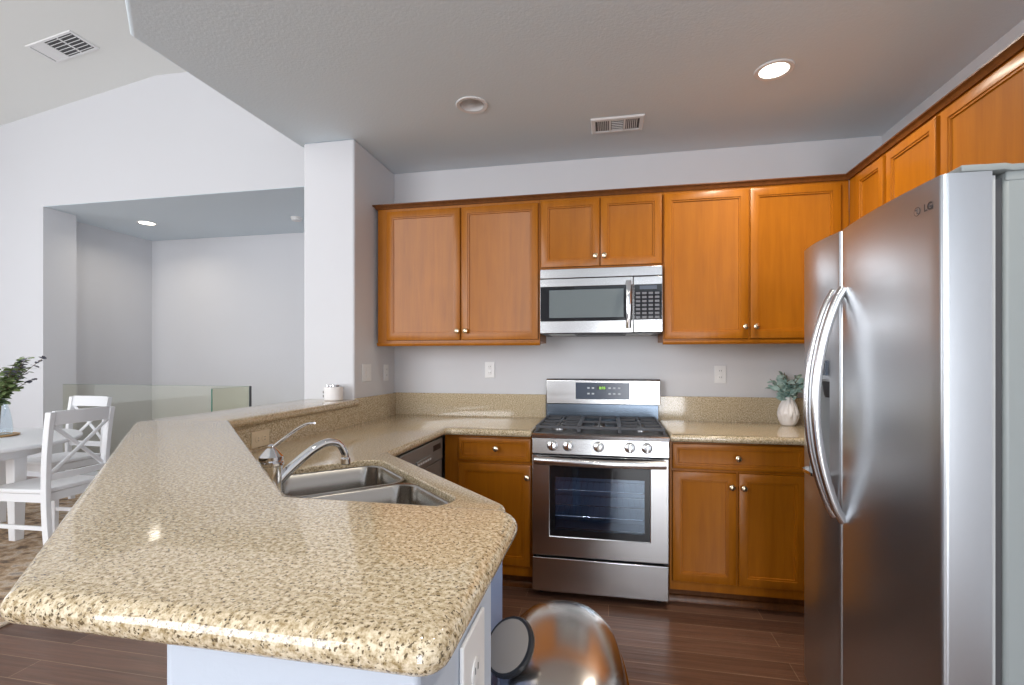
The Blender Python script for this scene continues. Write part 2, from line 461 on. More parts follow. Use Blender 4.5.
# ---------------------------------------------------------------- cabinets
def door_bm(x0, x1, z0, z1, y0=-.02, t=.019, fr=.055):
    bm = B()
    def ring(i, y): return [(x0+i, y, z0+i), (x1-i, y, z0+i), (x1-i, y, z1-i), (x0+i, y, z1-i)]
    fr = min(fr, (z1-z0)*.30)
    loft(bm, [ring(0, y0+t), ring(0, y0+.004), ring(.0015, y0+.001), ring(.004, y0), ring(fr-.013, y0), ring(fr-.0115, y0+.0045), ring(fr-.004, y0+.005), ring(fr-.002, y0+.0115), ring(fr+.0005, y0+.012)])
    return bm
def knob_bm(x, z, y=-.02):
    return lathe(B(), [(.006, 0), (.006, .010), (.008, .013), (.0155, .018), (.0175, .024), (.015, .029), (.007, .0325), (0, .033)], (x, y, z), 18, (0, -1, 0))
def cabinet(name, label, loc, rotz, wd, dp, z0, z1, doors=(), drawers=(), toe=0, rail=0, frame=True, group=None, cat='cabinet'):
    """x along the width, y into the depth, front frame at y=0; z measured from the floor"""
    t = thing(name, label, cat, loc, rotz, group)
    zz = z0+toe
    b = B(); box(b, 0.001, wd-.001, .02, dp, zz, z1)
    obj('carcass', b, WOOD, t, bevel=.0015)
    b = B()
    xs = sorted({(d[0], d[1]) for d in list(doors)+list(drawers)})
    box(b, 0, wd, 0, .0195, zz, z1)
    obj('face_frame', b, WOOD, t, bevel=.002)
    if toe:
        b = B(); box(b, .001, wd-.001, .062, .075, z0, zz-.001); obj('toe_kick', b, WOODD, t)
        b = B(); extrude_profile(b, [(.040, z0), (.0615, z0), (.0615, z0+.035), (.052, z0+.032), (.042, z0+.018)], 'x', .001, wd-.001); obj('shoe_molding', b, WOODD, t)
    if rail:
        b = B(); extrude_profile(b, [(-.014, z0-.0005), (.02, z0-.0005), (.02, z0-rail), (-.006, z0-rail), (-.012, z0-rail+.006), (-.014, z0-rail+.014)], 'x', 0, wd); obj('light_rail', b, WOOD, t)
    for (x0, x1, a0, a1, kx, kz) in doors:
        d = obj('door', door_bm(x0, x1, a0, a1), WOOD, t)
        if kx is not None: obj('knob', knob_bm(kx, kz), NICKEL, d)
    for (x0, x1, a0, a1, kx, kz) in drawers:
        d = obj('drawer', door_bm(x0, x1, a0, a1, fr=.034), WOOD, t)
        if kx is not None: obj('knob', knob_bm(kx, kz), NICKEL, d)
    return t
UB, UT = 1.465, 2.385
UY = 3.112
def up(x): return x
X0 = -1.549
cabinet('wall_cabinet', 'tall two-door cherry wall cabinet left of the microwave', (X0, UY, 0), 0, 1.119, .327, UB, UT,
        [(.070, .590, 1.480, 2.352, .576, 1.538), (.600, 1.108, 1.480, 2.352, .633, 1.538)], rail=.022)
cabinet('wall_cabinet', 'short two-door cherry wall cabinet above the microwave', (-.429, UY, 0), 0, .753, .327, 1.915, UT,
        [(.008, .374, 1.935, 2.358, .349, 1.994), (.380, .746, 1.935, 2.358, .403, 1.994)])
cabinet('wall_cabinet', 'tall two-door cherry wall cabinet between microwave and refrigerator', (.325, UY, 0), 0, 1.02, .327, UB, UT,
        [(.006, .482, 1.475, 2.355, .462, 1.543), (.492, .972, 1.475, 2.355, .520, 1.543)], rail=.022)
RX = 1.345
cabinet('wall_cabinet', 'narrow two-door cherry wall cabinet in the corner above the refrigerator', (RX, 3.110, 0), -PI/2, .800, .324, UB, UT,
        [(.115, .385, 1.48, 2.355, .36, 1.54), (.415, .785, 1.48, 2.355, .44, 1.54)], rail=.022)
cabinet('wall_cabinet', 'deep cherry wall cabinet with large doors directly over the refrigerator', (RX, 2.308, 0), -PI/2, .95, .324, 1.86, UT,
        [(.012, .466, 1.88, 2.355, .43, 1.93), (.476, .938, 1.88, 2.355, .51, 1.93)])
# crown moulding along the cabinet tops
b = B()
prof = [(0, UT-.012), (.010, UT-.012), (.014, UT-.004), (.020, UT+.004), (.030, UT+.010), (.030, UT+.016), (0, UT+.016)]
sweep(b, [(X0-.0005, 3.436), (X0-.0005, UY-.0005), (RX-.0005, UY-.0005), (RX-.0005, 1.36)][::-1], [(-o_, z_) for o_, z_ in prof])
tag(obj('crown_molding', b, WOODD, loc=(0, 3.1, UT)), 'dark cherry crown molding along the tops of the wall cabinets', 'molding')

# base cabinets
BY = 2.82
cabinet('base_cabinet', 'dark cherry base cabinet with one drawer and door left of the range', (-.968, BY, 0), 0, .536, .60, 0, .9045,
        [(.090, .526, .150, .738, .507, .669)], [(.090, .526, .755, .890, .323, .83)], toe=.085)
cabinet('base_cabinet', 'cherry base cabinet with wide drawer and two doors right of the range', (.330, BY, 0), 0, 1.335, .60, 0, .9045,
        [(.014, .341, .140, .740, .314, .669), (.353, .680, .140, .740, .374, .667)], [(.014, .680, .755, .892, .345, .824)], toe=.085)
# corner sink cabinet, set at forty-five degrees, made of panels round the bowls
sc = thing('sink_cabinet', 'angled cherry cabinet under the stainless corner sink', 'cabinet', (-.30, 1.322, 0), math.radians(135))
b = B(); box(b, 0, .905, 0, .02, .085, .9045); obj('face_frame', b, WOOD, sc, bevel=.002)
d = obj('door', door_bm(.05, .445, .14, .72), WOOD, sc); obj('knob', knob_bm(.42, .67), NICKEL, d)
d = obj('door', door_bm(.455, .85, .14, .72), WOOD, sc); obj('knob', knob_bm(.48, .67), NICKEL, d)
b = B(); box(b, .02, .89, .062, .075, 0, .084); obj('toe_kick', b, WOODD, sc)
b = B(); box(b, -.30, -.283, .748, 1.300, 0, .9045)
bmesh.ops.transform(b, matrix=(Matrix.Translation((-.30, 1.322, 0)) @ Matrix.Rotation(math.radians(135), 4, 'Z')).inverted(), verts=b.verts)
obj('end_panel', b, PANELB, sc, label='end panel coloured with reflected blue window light')

# ---------------------------------------------------------------- sink and faucet
sk = thing('sink', 'stainless double-bowl sink set into the granite corner', 'sink', (*E(-1.60, .455), .70), math.radians(-45))
# local x = e1, local y = e2
def bowl(x0, x1, y0, y1, zt, zb):
    bm = B(); R = []
    for i, z, r in ((-.0085, zt-.003, .062), (-.007, zt, .062), (0, zt, .062), (.004, zt-.004, .066), (.006, zt-.09, .066), (.012, zb+.03, .07), (.03, zb+.006, .07), (.055, zb, .06), (.10, zb-.002, .04)):
        R.append([(x, y, z) for x, y in rrect(x0+i, x1-i, y0+i, y1-i, r, 6)])
    loft(bm, R, cap0=False)
    return bm
ZT = .926-.70
for (x0, x1) in ((-.343, -.022), (.004, .350)):
    o = obj('bowl', bowl(x0, x1, -.194, .193, ZT, ZT-.205), STEEL_S, sk, angle=50)
    sm = o.modifiers.new('thick', 'SOLIDIFY'); sm.thickness = .0015; sm.offset = -1
    xm = (x0+x1)/2
    obj('drain', lathe(B(), [(.001, .0), (.028, .0), (.040, .004), (.044, .004), (.046, .0)], (xm, 0, ZT-.2065), 20), CHROME, o)
b = B(); box(b, -.023, .005, -.19, .19, ZT-.012, ZT-.0045); obj('divider', b, STEEL_S, sk, bevel=.003)

fc = thing('faucet', 'chrome single-lever kitchen faucet with arched spout beside the sink', 'faucet', (*E(-1.540, .208), T1), math.radians(-45))
lathe_p = [(.036, 0), (.036, .006), (.031, .012), (.028, .02), (.029, .07), (.030, .100), (.034, .103), (.034, .110), (.029, .113), (.033, .118), (.033, .127), (.027, .133), (.016, .146), (.010, .151), (.010, .157), (.004, .161), (0, .162)]
obj('body', lathe(B(), lathe_p, (0, 0, .0005), 24), CHROME, fc)
pts = catmull([(0.0, .012, .045), (-.004, .040, .075), (-.010, .080, .108), (-.016, .122, .136), (-.022, .160, .149), (-.028, .194, .140), (-.031, .212, .112), (-.032, .216, .095)], 6)
rr = [.0155 - .0045*min(1, i/30) for i in range(len(pts))]
o = obj('spout', tube(B(), pts, rr, 14), CHROME, fc)
obj('aerator', lathe(B(), [(.012, 0), (.015, .003), (.015, .018), (.012, .022)], (-.032, .216, .074), 16), CHROME, o)
hp = catmull([(0, .0, .150), (.022, .030, .178), (.050, .058, .205), (.078, .080, .222), (.105, .095, .226)], 5)
obj('lever', tube(B(), hp, [.0075-.003*i/len(hp) for i in range(len(hp))], 10, .6), CHROME, fc)

# ---------------------------------------------------------------- dishwasher
dw = thing('dishwasher', 'dark stainless dishwasher under the counter beside the sink', 'dishwasher', (-.966, 2.162, 0), PI/2)
b = B(); box(b, .002, .598, .022, .56, .09, .895); obj('tub', b, GREYD, dw)
b = B(); extrude_profile(b, [(.0, .11), (.021, .11), (.021, .765), (.0, .765)], 'x', .003, .597); obj('door', b, STEEL_D, dw, bevel=.004)
cpn = obj('control_panel', bx(.003, .597, -.004, .021, .770, .893), STEEL_D, dw, bevel=.004)
obj('vent_slot', bx(.44, .56, -.0055, -.0035, .835, .868), BLACK, cpn)
obj('handle', bx(.19, .41, -.011, -.0035, .790, .826), STEEL_D, cpn, bevel=.003)
for k in range(6): obj('button', bx(.20+.033*k, .222+.033*k, -.0125, -.0105, .803, .813), PRINT, cpn)
obj('kick_plate', bx(.003, .597, .05, .06, 0, .088), BLACK, dw)

# ---------------------------------------------------------------- gas range
rg = thing('gas_range', 'stainless freestanding gas range with black cooktop and glass oven door', 'range', (-.053, 2.75, 0))
HW = .3725
b = B()
box(b, -HW, -HW+.02, .03, .645, .04, .925); box(b, HW-.02, HW, .03, .645, .04, .925); box(b, -HW+.02, HW-.02, .625, .645, .04, .925); box(b, -HW+.02, HW-.02, .045, .625, .04, .24)
obj('body', b, GREYD, rg)
for sx in (-1, 1):
    for y in (.09, .58): obj('foot', lathe(B(), [(.012, 0), (.016, .004), (.016, .012), (.008, .016), (.008, .041)], (sx*.33, y, 0), 14), BLACK, rg)
dr = obj('storage_drawer', bx(-HW, HW, .0, .044, .042, .234), STEEL_X, rg, bevel=.006, seg=3)
# oven door with its window opening
b = B()
def fr_box(bm, x0, x1, z0, z1, a0, a1, c0, c1, y0, y1):
    """plate with a rectangular hole"""
    def rg_(y): return [(x0, y, z0), (x1, y, z0), (x1, y, z1), (x0, y, z1)], [(a0, y, c0), (a1, y, c0), (a1, y, c1), (a0, y, c1)]
    of, inf = rg_(y0); ob, ib = rg_(y1)
    V = {n: [bm.verts.new(p) for p in r] for n, r in (('of', of), ('if', inf), ('ob', ob), ('ib', ib))}
    for i in range(4):
        j = (i+1) % 4
        bm.faces.new([V['of'][i], V['of'][j], V['if'][j], V['if'][i]]); bm.faces.new([V['ob'][j], V['ob'][i], V['ib'][i], V['ib'][j]])
        bm.faces.new([V['of'][j], V['of'][i], V['ob'][i], V['ob'][j]]); bm.faces.new([V['if'][i], V['if'][j], V['ib'][j], V['ib'][i]])
    return bm
fr_box(b, -HW, HW, .246, .812, -.272, .274, .358, .755, 0, .044)
od = obj('oven_door', b, STEEL_X, rg, bevel=.004)
fr_box(bb := B(), -.2715, .2735, .3585, .7545, -.243, .246, .395, .690, .004, .042); obj('window_border', bb, BLACKG, od)
obj('window_glass', bx(-.2425, .2455, .010, .016, .3955, .6895), OVENG, od)
obj('vent_trim', bx(-.275, .275, -.002, -.0004, .770, .808), BLACKG, od)
# handle: flattened bowed bar on two ends
hp = [(-.352+.704*k/20, -.052-.012*math.sin(PI*k/20), .790-.004*math.sin(PI*k/20)) for k in range(21)]
hd = obj('handle', tube(B(), hp, .0225, 14, .62, (0, 1, 0)), SATIN, od)
for sx in (-.335, .335): bar(bb := B(), (sx, -.050, .790), (sx, .0, .790), .03, .022); obj('handle_mount', bb, SATIN, hd, bevel=.004)
# oven interior
b = B()
rings = [[(-.30, y, .27), (.30, y, .27), (.30, y, .76), (-.30, y, .76)] for y in (.046, .56)]
loft(b, rings, cap0=False)
obj('oven_cavity', b, CAVITY, rg, smooth=False)
def rack(z):
    bm = B()
    for y in (.08, .30, .52): tube(bm, [(-.295, y, z), (.295, y, z)], .004, 6)
    for k in range(17): x = -.28+.035*k; tube(bm, [(x, .06, z+.004), (x, .54, z+.004)], .0022, 5)
    return bm
obj('oven_rack', rack(.45), CHROME, rg); obj('oven_rack', rack(.60), CHROME, rg)
# control panel with five knobs
b = B(); extrude_profile(b, [(-.004, .820), (.03, .820), (.03, .907), (.006, .907)], 'x', -HW, HW)
pn = obj('control_panel', b, STEEL_X, rg, bevel=.002)
for kx in (-.258, -.169, -.001, .167, .257):
    k = obj('knob', lathe(B(), [(.029, 0), (.030, .004), (.026, .006), (.0255, .020), (.024, .026), (.020, .028), (0, .028)], (kx, -.001, .868), 28, (0, -1, .1)), SATIN, pn)
    obj('grip', bx(kx-.006, kx+.006, -.040, -.027, .848, .892), CHROME, k, bevel=.003)
# cooktop
b = B(); extrude_profile(b, [(-.004, .909), (.03, .909), (.03, .930), (.004, .932), (-.006, .926)], 'x', -HW-.001, HW+.001)
obj('cooktop_front', b, STEEL_X, rg)
b = B(); fr_box_pts = rrect(-HW-.001, HW+.001, .030, .62, .012, 3)
slab(b, fr_box_pts, .926, .936, .004, 3); obj('cooktop', b, BLACK, rg)
for (gx, gy, r) in ((-.235, .18, .048), (-.235, .45, .038), (0, .31, .045), (.235, .18, .045), (.235, .45, .036)):
    bu = obj('burner', lathe(B(), [(r, 0), (r, .008), (r*.86, .010), (r*.86, .014), (r*.5, .014)], (gx, gy, .9365), 26), SATIN, rg)
    obj('burner_cap', lathe(B(), [(r*.72, 0), (r*.76, .003), (r*.70, .009), (r*.3, .011), (0, .011)], (gx, gy, .951), 26), BLACK, bu)
def grate(x0, x1, ys):
    bm = B(); z = .964; y0, y1 = .055, .585
    for a, c in (((x0, y0), (x1, y0)), ((x0, y1), (x1, y1)), ((x0, y0), (x0, y1)), ((x1, y0), (x1, y1))):
        bar(bm, (*a, z), (*c, z), .014, .016)
    bar(bm, (x0, .315, z), (x1, .315, z), .012, .014)
    xm = (x0+x1)/2
    for yc in ys:
        for a in range(4):
            an = PI/2*a
            ex, ey = math.cos(an), math.sin(an)
            L1 = (x1-x0)/2 if ex*ex > .5 else min(.13, abs(yc-y0 if ey < 0 else .315-yc) if yc < .3 else abs(yc-.315 if ey < 0 else y1-yc)) if len(ys) > 1 else .24
            bar(bm, (xm+ex*.018, yc+ey*.018, z+.002), (xm+ex*L1, yc+ey*L1, z), .011, .013)
    for x in (x0, x1):
        for y in (y0, .315, y1): bar(bm, (x, y, .937), (x, y, z), .012, .012)
    return bm
obj('grate', grate(-.352, -.118, (.18, .45)), IRON, rg, bevel=.002)
obj('grate', grate(-.108, .108, (.31,)), IRON, rg, bevel=.002)
obj('grate', grate(.118, .352, (.18, .45)), IRON, rg, bevel=.002)
# backguard
b = B(); extrude_profile(b, [(.606, .930), (.645, .930), (.645, 1.06), (.606, 1.055)], 'x', -HW+.010, HW+.002)
obj('backguard_base', b, stainless('blued_steel', (0.13, 0.16, 0.20), 0.25, 'x'), rg)
b = B(); extrude_profile(b, [(.590, 1.050), (.645, 1.050), (.645, 1.222), (.604, 1.222), (.594, 1.212)], 'x', -HW+.006, HW+.014)
bg = obj('backguard', b, STEEL_X, rg, bevel=.005, seg=3)
obj('display', bx(-.166, .190, .5885, .5915, 1.084, 1.196), DISPLAY, bg, bevel=.002)
obj('clock', bx(-.025, .035, .5868, .5886, 1.148, 1.172), BLACK, bg)
def text(body, size, loc, rot, material, parent, name, ext=.0004, bold=0):
    c = bpy.data.curves.new(name, 'FONT'); c.body = body; c.size = size; c.extrude = ext; c.offset = bold; c.align_x = 'CENTER'; c.align_y = 'CENTER'
    t = bpy.data.objects.new(name, c); COL.objects.link(t)
    dg = bpy.context.evaluated_depsgraph_get(); dg.update()
    me = bpy.data.meshes.new_from_object(t.evaluated_get(dg)); bpy.data.objects.remove(t)
    me.materials.clear(); me.materials.append(material)
    me.transform(Matrix.Translation(loc) @ rot.to_4x4())
    o = bpy.data.objects.new(name, me); COL.objects.link(o); o.parent = parent
    return o
RF = Matrix.Rotation(PI/2, 3, 'X')                    # text facing -y
text('8:05', .024, (.012, .5862, 1.160), RF, GREEN_E, bg, 'clock_digits')
for kx in (-.080, -.050, .060, .090, .122):
    for kz in (1.160, 1.122): obj('button', bx(kx-.008, kx+.008, .5875, .5887, kz-.005, kz+.005), PRINT, bg)

# ---------------------------------------------------------------- microwave over the range
mw = thing('microwave', 'stainless over-the-range microwave with dark glass door', 'microwave', (-.052, 3.04, 1.511))
MH = .402; MWd = .3685
obj('case', bx(-MWd, MWd, .035, .395, 0, MH), GREYD, mw, bevel=.003)
obj('vent_band', bx(-MWd, MWd, .002, .0345, .344, MH), STEEL_X, mw, bevel=.003)
b = B(); fr_box(b, -MWd, .196, .004, .340, -.365, .192, .078, .292, 0, .0345); dr = obj('door', b, STEEL_X, mw, bevel=.003)
fr_box(bb := B(), -.3645, .1915, .0785, .2915, -.312, .142, .098, .272, .002, .033); obj('window_border', bb, BLACKG, dr)
obj('window', bx(-.3115, .1415, .004, .010, .0985, .2715), MWIN, dr)
hp = [(.170, -.030-.016*math.sin(PI*k/14), .030+.282*k/14) for k in range(15)]
hd = obj('handle', tube(B(), hp, .016, 12, .5, (0, 1, 0)), CHROME, dr)
for z in (.045, .297): bar(bb := B(), (.170, -.030, z), (.170, .003, z), .016, .016); obj('handle_mount', bb, CHROME, hd)
cp_ = obj('control_panel', bx(.199, MWd, 0, .0345, .004, .340), STEEL_X, mw, bevel=.003)
obj('keypad', bx(.203, MWd-.004, -.0025, -.0002, .078, .292), BLACKG, cp_)
obj('readout', bx(.235, .335, -.0035, -.0023, .262, .284), DISPLAY, cp_)
for r in range(7):
    for c in range(4):
        obj('button', bx(.213+.037*c, .238+.037*c, -.0036, -.0024, .088+.024*r, .101+.024*r), KEYS, cp_)
obj('light_cover', bx(-.14, .14, .10, .20, -.004, -.0005), BLACK, mw)
for sx in (-.24, .24): obj('grease_filter', bx(sx-.08, sx+.08, .05, .30, -.003, -.0005), GREYLT, mw)

# ---------------------------------------------------------------- refrigerator
FZ = 1.806
fg = thing('refrigerator', 'tall stainless side-by-side refrigerator with two bowed handles', 'refrigerator', (1.2, 1.8, 0))
def FW(name, bm, m, parent=None, **k):
    bmesh.ops.transform(bm, matrix=W(fg), verts=bm.verts); return obj(name, bm, m, parent or fg, **k)
FW('case', bx(.935, 1.645, 1.384, 2.225, .03, FZ-.004), GREYPL, bevel=.008)
FW('gasket', bx(.9123, .934, 1.394, 2.217, .06, FZ-.02), GREYD)
FW('door_seal', bx(.8983, .912, 1.380, 2.222, .055, FZ-.016), GREYLT)
FW('kick_grille', bx(.90, .934, 1.41, 2.215, .02, .055), GREYD)
for y in (1.45, 2.15):
    for x in (.97, 1.58): FW('foot', lathe(B(), [(.02, 0), (.02, .03)], (x, y, 0), 12), BLACK)
def fdoor(y0, y1, z0=.045, z1=FZ-.008, bulge=.012):
    """door with a gently convex front facing -x"""
    bm = B(); n = 14
    pts = [(.898, y0)]
    r = .014
    for k in range(5):
        t = PI/2*k/4; pts.append((.795+r-r*math.sin(t), y0+r-r*math.cos(t)))
    for k in range(1, n): 
        y = y0+r+(y1-y0-2*r)*k/n
        pts.append((.795-bulge*math.sin(PI*k/n), y))
    for k in range(5):
        t = PI/2*k/4; pts.append((.795+r-r*math.cos(t), y1-r+r*math.sin(t)))
    pts.append((.898, y1))
    prism(bm, pts, z0, z1)
    return bm
YS = 1.902
d1 = FW('freezer_door', fdoor(YS+.004, 2.235), STEEL_Y, angle=50)
d2 = FW('fridge_door', fdoor(1.368, YS-.004), STEEL_Y, angle=50)
def fhandle(y, side):
    pts = []
    for k in range(25):
        t = k/24
        pts.append((.792-.088*math.sin(PI*t)**.75, y, .792+.80*t))
    return tube(B(), pts, .0155, 14, .75, (0, 1, 0))
h1 = FW('handle', fhandle(YS+.034, 1), SATIN, d1)
h2 = FW('handle', fhandle(YS-.034, -1), SATIN, d2)
# water and ice dispenser recessed in the freezer door
def cut(o, bm):
    bmesh.ops.recalc_face_normals(bm, faces=bm.faces)
    me = bpy.data.meshes.new('cutter'); bm.to_mesh(me); bm.free()
    c = bpy.data.objects.new('cutter', me); COL.objects.link(c); c.parent = o.parent
    m = o.modifiers.new('cut', 'BOOLEAN'); m.operation = 'DIFFERENCE'; m.solver = 'EXACT'; m.object = c
    dg = bpy.context.evaluated_depsgraph_get(); dg.update()
    new = bpy.data.meshes.new_from_object(o.evaluated_get(dg))
    o.modifiers.clear(); o.data = new
    bpy.data.objects.remove(c)
b = B(); box(b, .70, .868, 1.972, 2.150, .905, 1.275); bmesh.ops.transform(b, matrix=W(fg), verts=b.verts); cut(d1, b)
FW('dispenser_cavity', box(box(box(box(box(B(), .862, .867, 1.974, 2.148, .907, 1.273), .792, .862, 1.973, 1.977, .907, 1.273), .792, .862, 2.145, 2.149, .907, 1.273), .792, .862, 1.977, 2.145, 1.268, 1.273), .792, .862, 1.977, 2.145, .9065, .911), GREYLT, d1)
FW('dispenser_spout', lathe(B(), [(.020, 0), (.024, .01), (.030, .05), (.030, .06)], (.830, 2.06, 1.205), 16), GREYD, d1)
FW('drip_tray', prism(B(), round_poly([(.745, 1.985), (.86, 1.985), (.86, 2.137), (.745, 2.137)], [.04, 0, 0, .04]), .912, .924), CHROME, d1)
FW('dispenser_screen', bx(.7785, .7905, 1.985, 2.137, 1.290, 1.345), DISPLAY, d1)
# hinge covers on top
for y0, y1, sgn in ((1.364, 1.455, 1), (2.240, 2.150, -1)):
    pl = [(.832, y0), (.832, y1-sgn*.03), (.850, y1), (.93, y1+sgn*.02), (1.10, y1+sgn*.02), (1.10, y0+sgn*.012), (.945, y0+sgn*.012), (.925, y0+sgn*.002), (.885, y0+sgn*.002), (.872, y0)]
    FW('hinge_cover', slab(B(), pl, FZ-.0075, FZ+.009, .003, 2), GREYPL)
FW('top_cap', bx(.936, 1.646, 1.3825, 2.2265, FZ-.030, FZ-.0038), GREYPL, bevel=.004)

# maker's emblem near the top corner: ring and two letters
RL = Matrix.Rotation(-PI/2, 3, 'Z') @ Matrix.Rotation(PI/2, 3, 'X')
dx = .7915-1.2
text('LG', .026, (dx, 1.418-1.8, 1.733), RL, GREYD, d2, 'emblem_letters', bold=.0006)
b = B()
tube(b, [(.7893, 1.458+.0120*math.cos(2*PI*k/24), 1.733+.0110*math.sin(2*PI*k/24)) for k in range(25)], .0008, 6, 1, (1, 0, 0))
tube(b, [(.7893, 1.458, 1.741), (.7893, 1.458, 1.727), (.7893, 1.453, 1.727)], .0009, 6, 1, (1, 0, 0))
lathe(b, [(.0018, 0), (.0018, .002)], (.7898, 1.4625, 1.737), 10, (-1, 0, 0))
FW('emblem_ring', b, GREYD, d2)

# ---------------------------------------------------------------- pedal bin at the peninsula end
tc = thing('trash_can', 'oval stainless trash can with domed lid at the end of the peninsula', 'trash can', (-.110, 1.195, 0), .10)
def oval(a, bb_, z, n=40, p=2.5):
    out = []
    for k in range(n):
        t = 2*PI*k/n; c, s_ = math.cos(t), math.sin(t)
        out.append((.94*a*math.copysign(abs(c)**(2/p), c), bb_*math.copysign(abs(s_)**(2/p), s_), z))
    return out
BIN = mat('polished_bin_steel', (0.70, 0.68, 0.65), 0.22, 1.0)
b = B(); loft(b, [oval(.145, .24, .03), oval(.147, .243, .035), oval(.158, .262, .50), oval(.160, .264, .562)]); obj('bin_body', b, BIN, tc)
b = B(); loft(b, [oval(.146, .242, .0), oval(.150, .246, .006), oval(.150, .246, .0295)]); obj('bin_base', b, BLACK, tc)
b = B(); loft(b, [oval(.158, .262, .563), oval(.166, .270, .566), oval(.168, .272, .575), oval(.166, .270, .584), oval(.160, .264, .588)]); obj('rim', b, CHROME, tc)
b = B(); loft(b, [oval(.159, .263, .5885), oval(.157, .260, .606), oval(.147, .248, .632), oval(.125, .220, .654), oval(.088, .170, .669), oval(.044, .10, .677), oval(.012, .04, .679)]); obj('lid', b, BIN, tc, angle=60)
n_ = Vector((-.45, -.60, .66)).normalized()
dc = Matrix.Rotation(-.10, 3, 'Z') @ Vector((-.222+.110, 1.10-1.195, .690)); n_ = Matrix.Rotation(-.10, 3, 'Z') @ n_
dk = obj('disc_rim', lathe(B(), [(.056, -.010), (.063, -.008), (.066, 0), (.063, .008), (.058, .009)], dc, 36, n_), BLACK, tc)
obj('disc_face', lathe(B(), [(.057, .0092), (.052, .0105), (0, .011)], dc, 36, n_), mat('disc_grey', (.30, .27, .24), .4), dk)
obj('disc_arm', tube(B(), [dc-n_*.012, dc-n_*.03+Vector((0, 0, -.03)), Vector((-.100, -.06, .60))], .012, 10), BLACK, tc)

# ---------------------------------------------------------------- things on the tops
def vase_bm():
    bm = B(); prof = [(.032, 0), (.038, .003), (.048, .02), (.057, .05), (.059, .070), (.054, .10), (.043, .132), (.031, .160), (.025, .182), (.024, .192)]
    P = catmull([(r, 0, h) for r, h in prof], 3); seg = 36; rings = []
    H = .192
    for q in P:
        t = q.z/H; ring = []
        for k in range(seg):
            an = 2*PI*k/seg
            u = abs(((9*an/(2*PI)+t*1.9) % 1)-.5)*2; v_ = abs(((9*an/(2*PI)-t*1.9) % 1)-.5)*2
            f = 1+.16*(max(u, v_)-.6)*min(1, 4*t)*(1 if t < .9 else .3)
            ring.append((q.x*f*math.cos(an), q.x*f*math.sin(an), q.z))
        rings.append(ring)
    loft(bm, rings, cap1=False)
    loft(bm, [[(x*.88, y*.88, z) for x, y, z in rings[-1]], [(x*.8, y*.8, z-.05) for x, y, z in rings[-1]]], cap0=False)
    a = rings[-1]
    return bm
vz = thing('vase', 'white sculpted ceramic vase beside the refrigerator on the granite counter', 'vase', (1.088, 3.300, T1+.0005))
obj('body', vase_bm(), CERAM, vz, angle=25)
def leaf(bm, p, d, up_, L, Wd, fold=.2, round_=False):
    d = Vector(d).normalized(); s = d.cross(Vector(up_))
    if s.length < 1e-3: s = Vector((1, 0, 0))
    s.normalize(); n = s.cross(d).normalized(); p = Vector(p)
    prof = ((0, .05), (.2, .72), (.45, 1.0), (.7, .80), (.9, .36), (1, .03)) if not round_ else ((0, .08), (.12, .62), (.35, .98), (.6, 1.0), (.85, .62), (1, .05))
    L_ = []
    for t, wv in prof:
        c = p+d*L*t+n*(-.25*L*t*t)
        L_.append([bm.verts.new(c-s*Wd/2*wv+n*fold*Wd*wv*.5), bm.verts.new(c), bm.verts.new(c+s*Wd/2*wv+n*fold*Wd*wv*.5)])
    for a, b_ in zip(L_, L_[1:]):
        for i in (0, 1): bm.faces.new([a[i], a[i+1], b_[i+1], b_[i]])
R = random.Random(3)
sg = thing('artificial_plant', 'sage green leafy bunch standing in the white ceramic vase', 'plant', (1.088, 3.300, T1+.145))
lb, sb = B(), B()
for k in range(34):
    az = 2*PI*k/34*2.4+R.uniform(-.3, .3); sp = R.uniform(.02, .115); ht = R.uniform(.08, .185)
    top = Vector((sp*math.cos(az), sp*math.sin(az)*.8, ht))
    if top.y > .06: top.y = .06
    pts = catmull([(0, 0, -.02), (top.x*.25, top.y*.25, ht*.45), top], 4)
    tube(sb, pts, .0016, 5)
    for j in range(6):
        q = pts[2+min(j, len(pts)-3)]; a2 = az+R.uniform(-1.6, 1.6)
        leaf(lb, q, (math.cos(a2), math.sin(a2), R.uniform(.0, 1.0)), (R.uniform(-.5, .5), -R.uniform(.2, 1.4), .6), R.uniform(.042, .060), R.uniform(.026, .036), .12, R.random() < .5)
obj('stems', sb, STEM, sg); obj('leaves', lb, LEAF_S, sg, angle=180)

jr = thing('jar', 'white ribbed jar with silver lid at the column end of the bar', 'jar', (-1.660, 2.745, 1.1005))
b = B()
prof = [(.050, 0), (.055, .003)]+[(.0555+(.0014 if k % 2 else 0), .006+.0055*k) for k in range(13)]+[(.055, .080), (.052, .083)]
lathe(b, prof, (0, 0, 0), 32); obj('body', b, CERAM, jr)
obj('lid', lathe(B(), [(.046, .0835), (.048, .085), (.048, .096), (.044, .098), (0, .098)], (0, 0, 0), 32), CHROME, jr)
obj('clasp', box(bx(-.062, -.054, -.018, -.008, .042, .058), -.062, -.054, -.018, -.008, .018, .034), GREYD, jr, bevel=.002, label='small dark clasps')

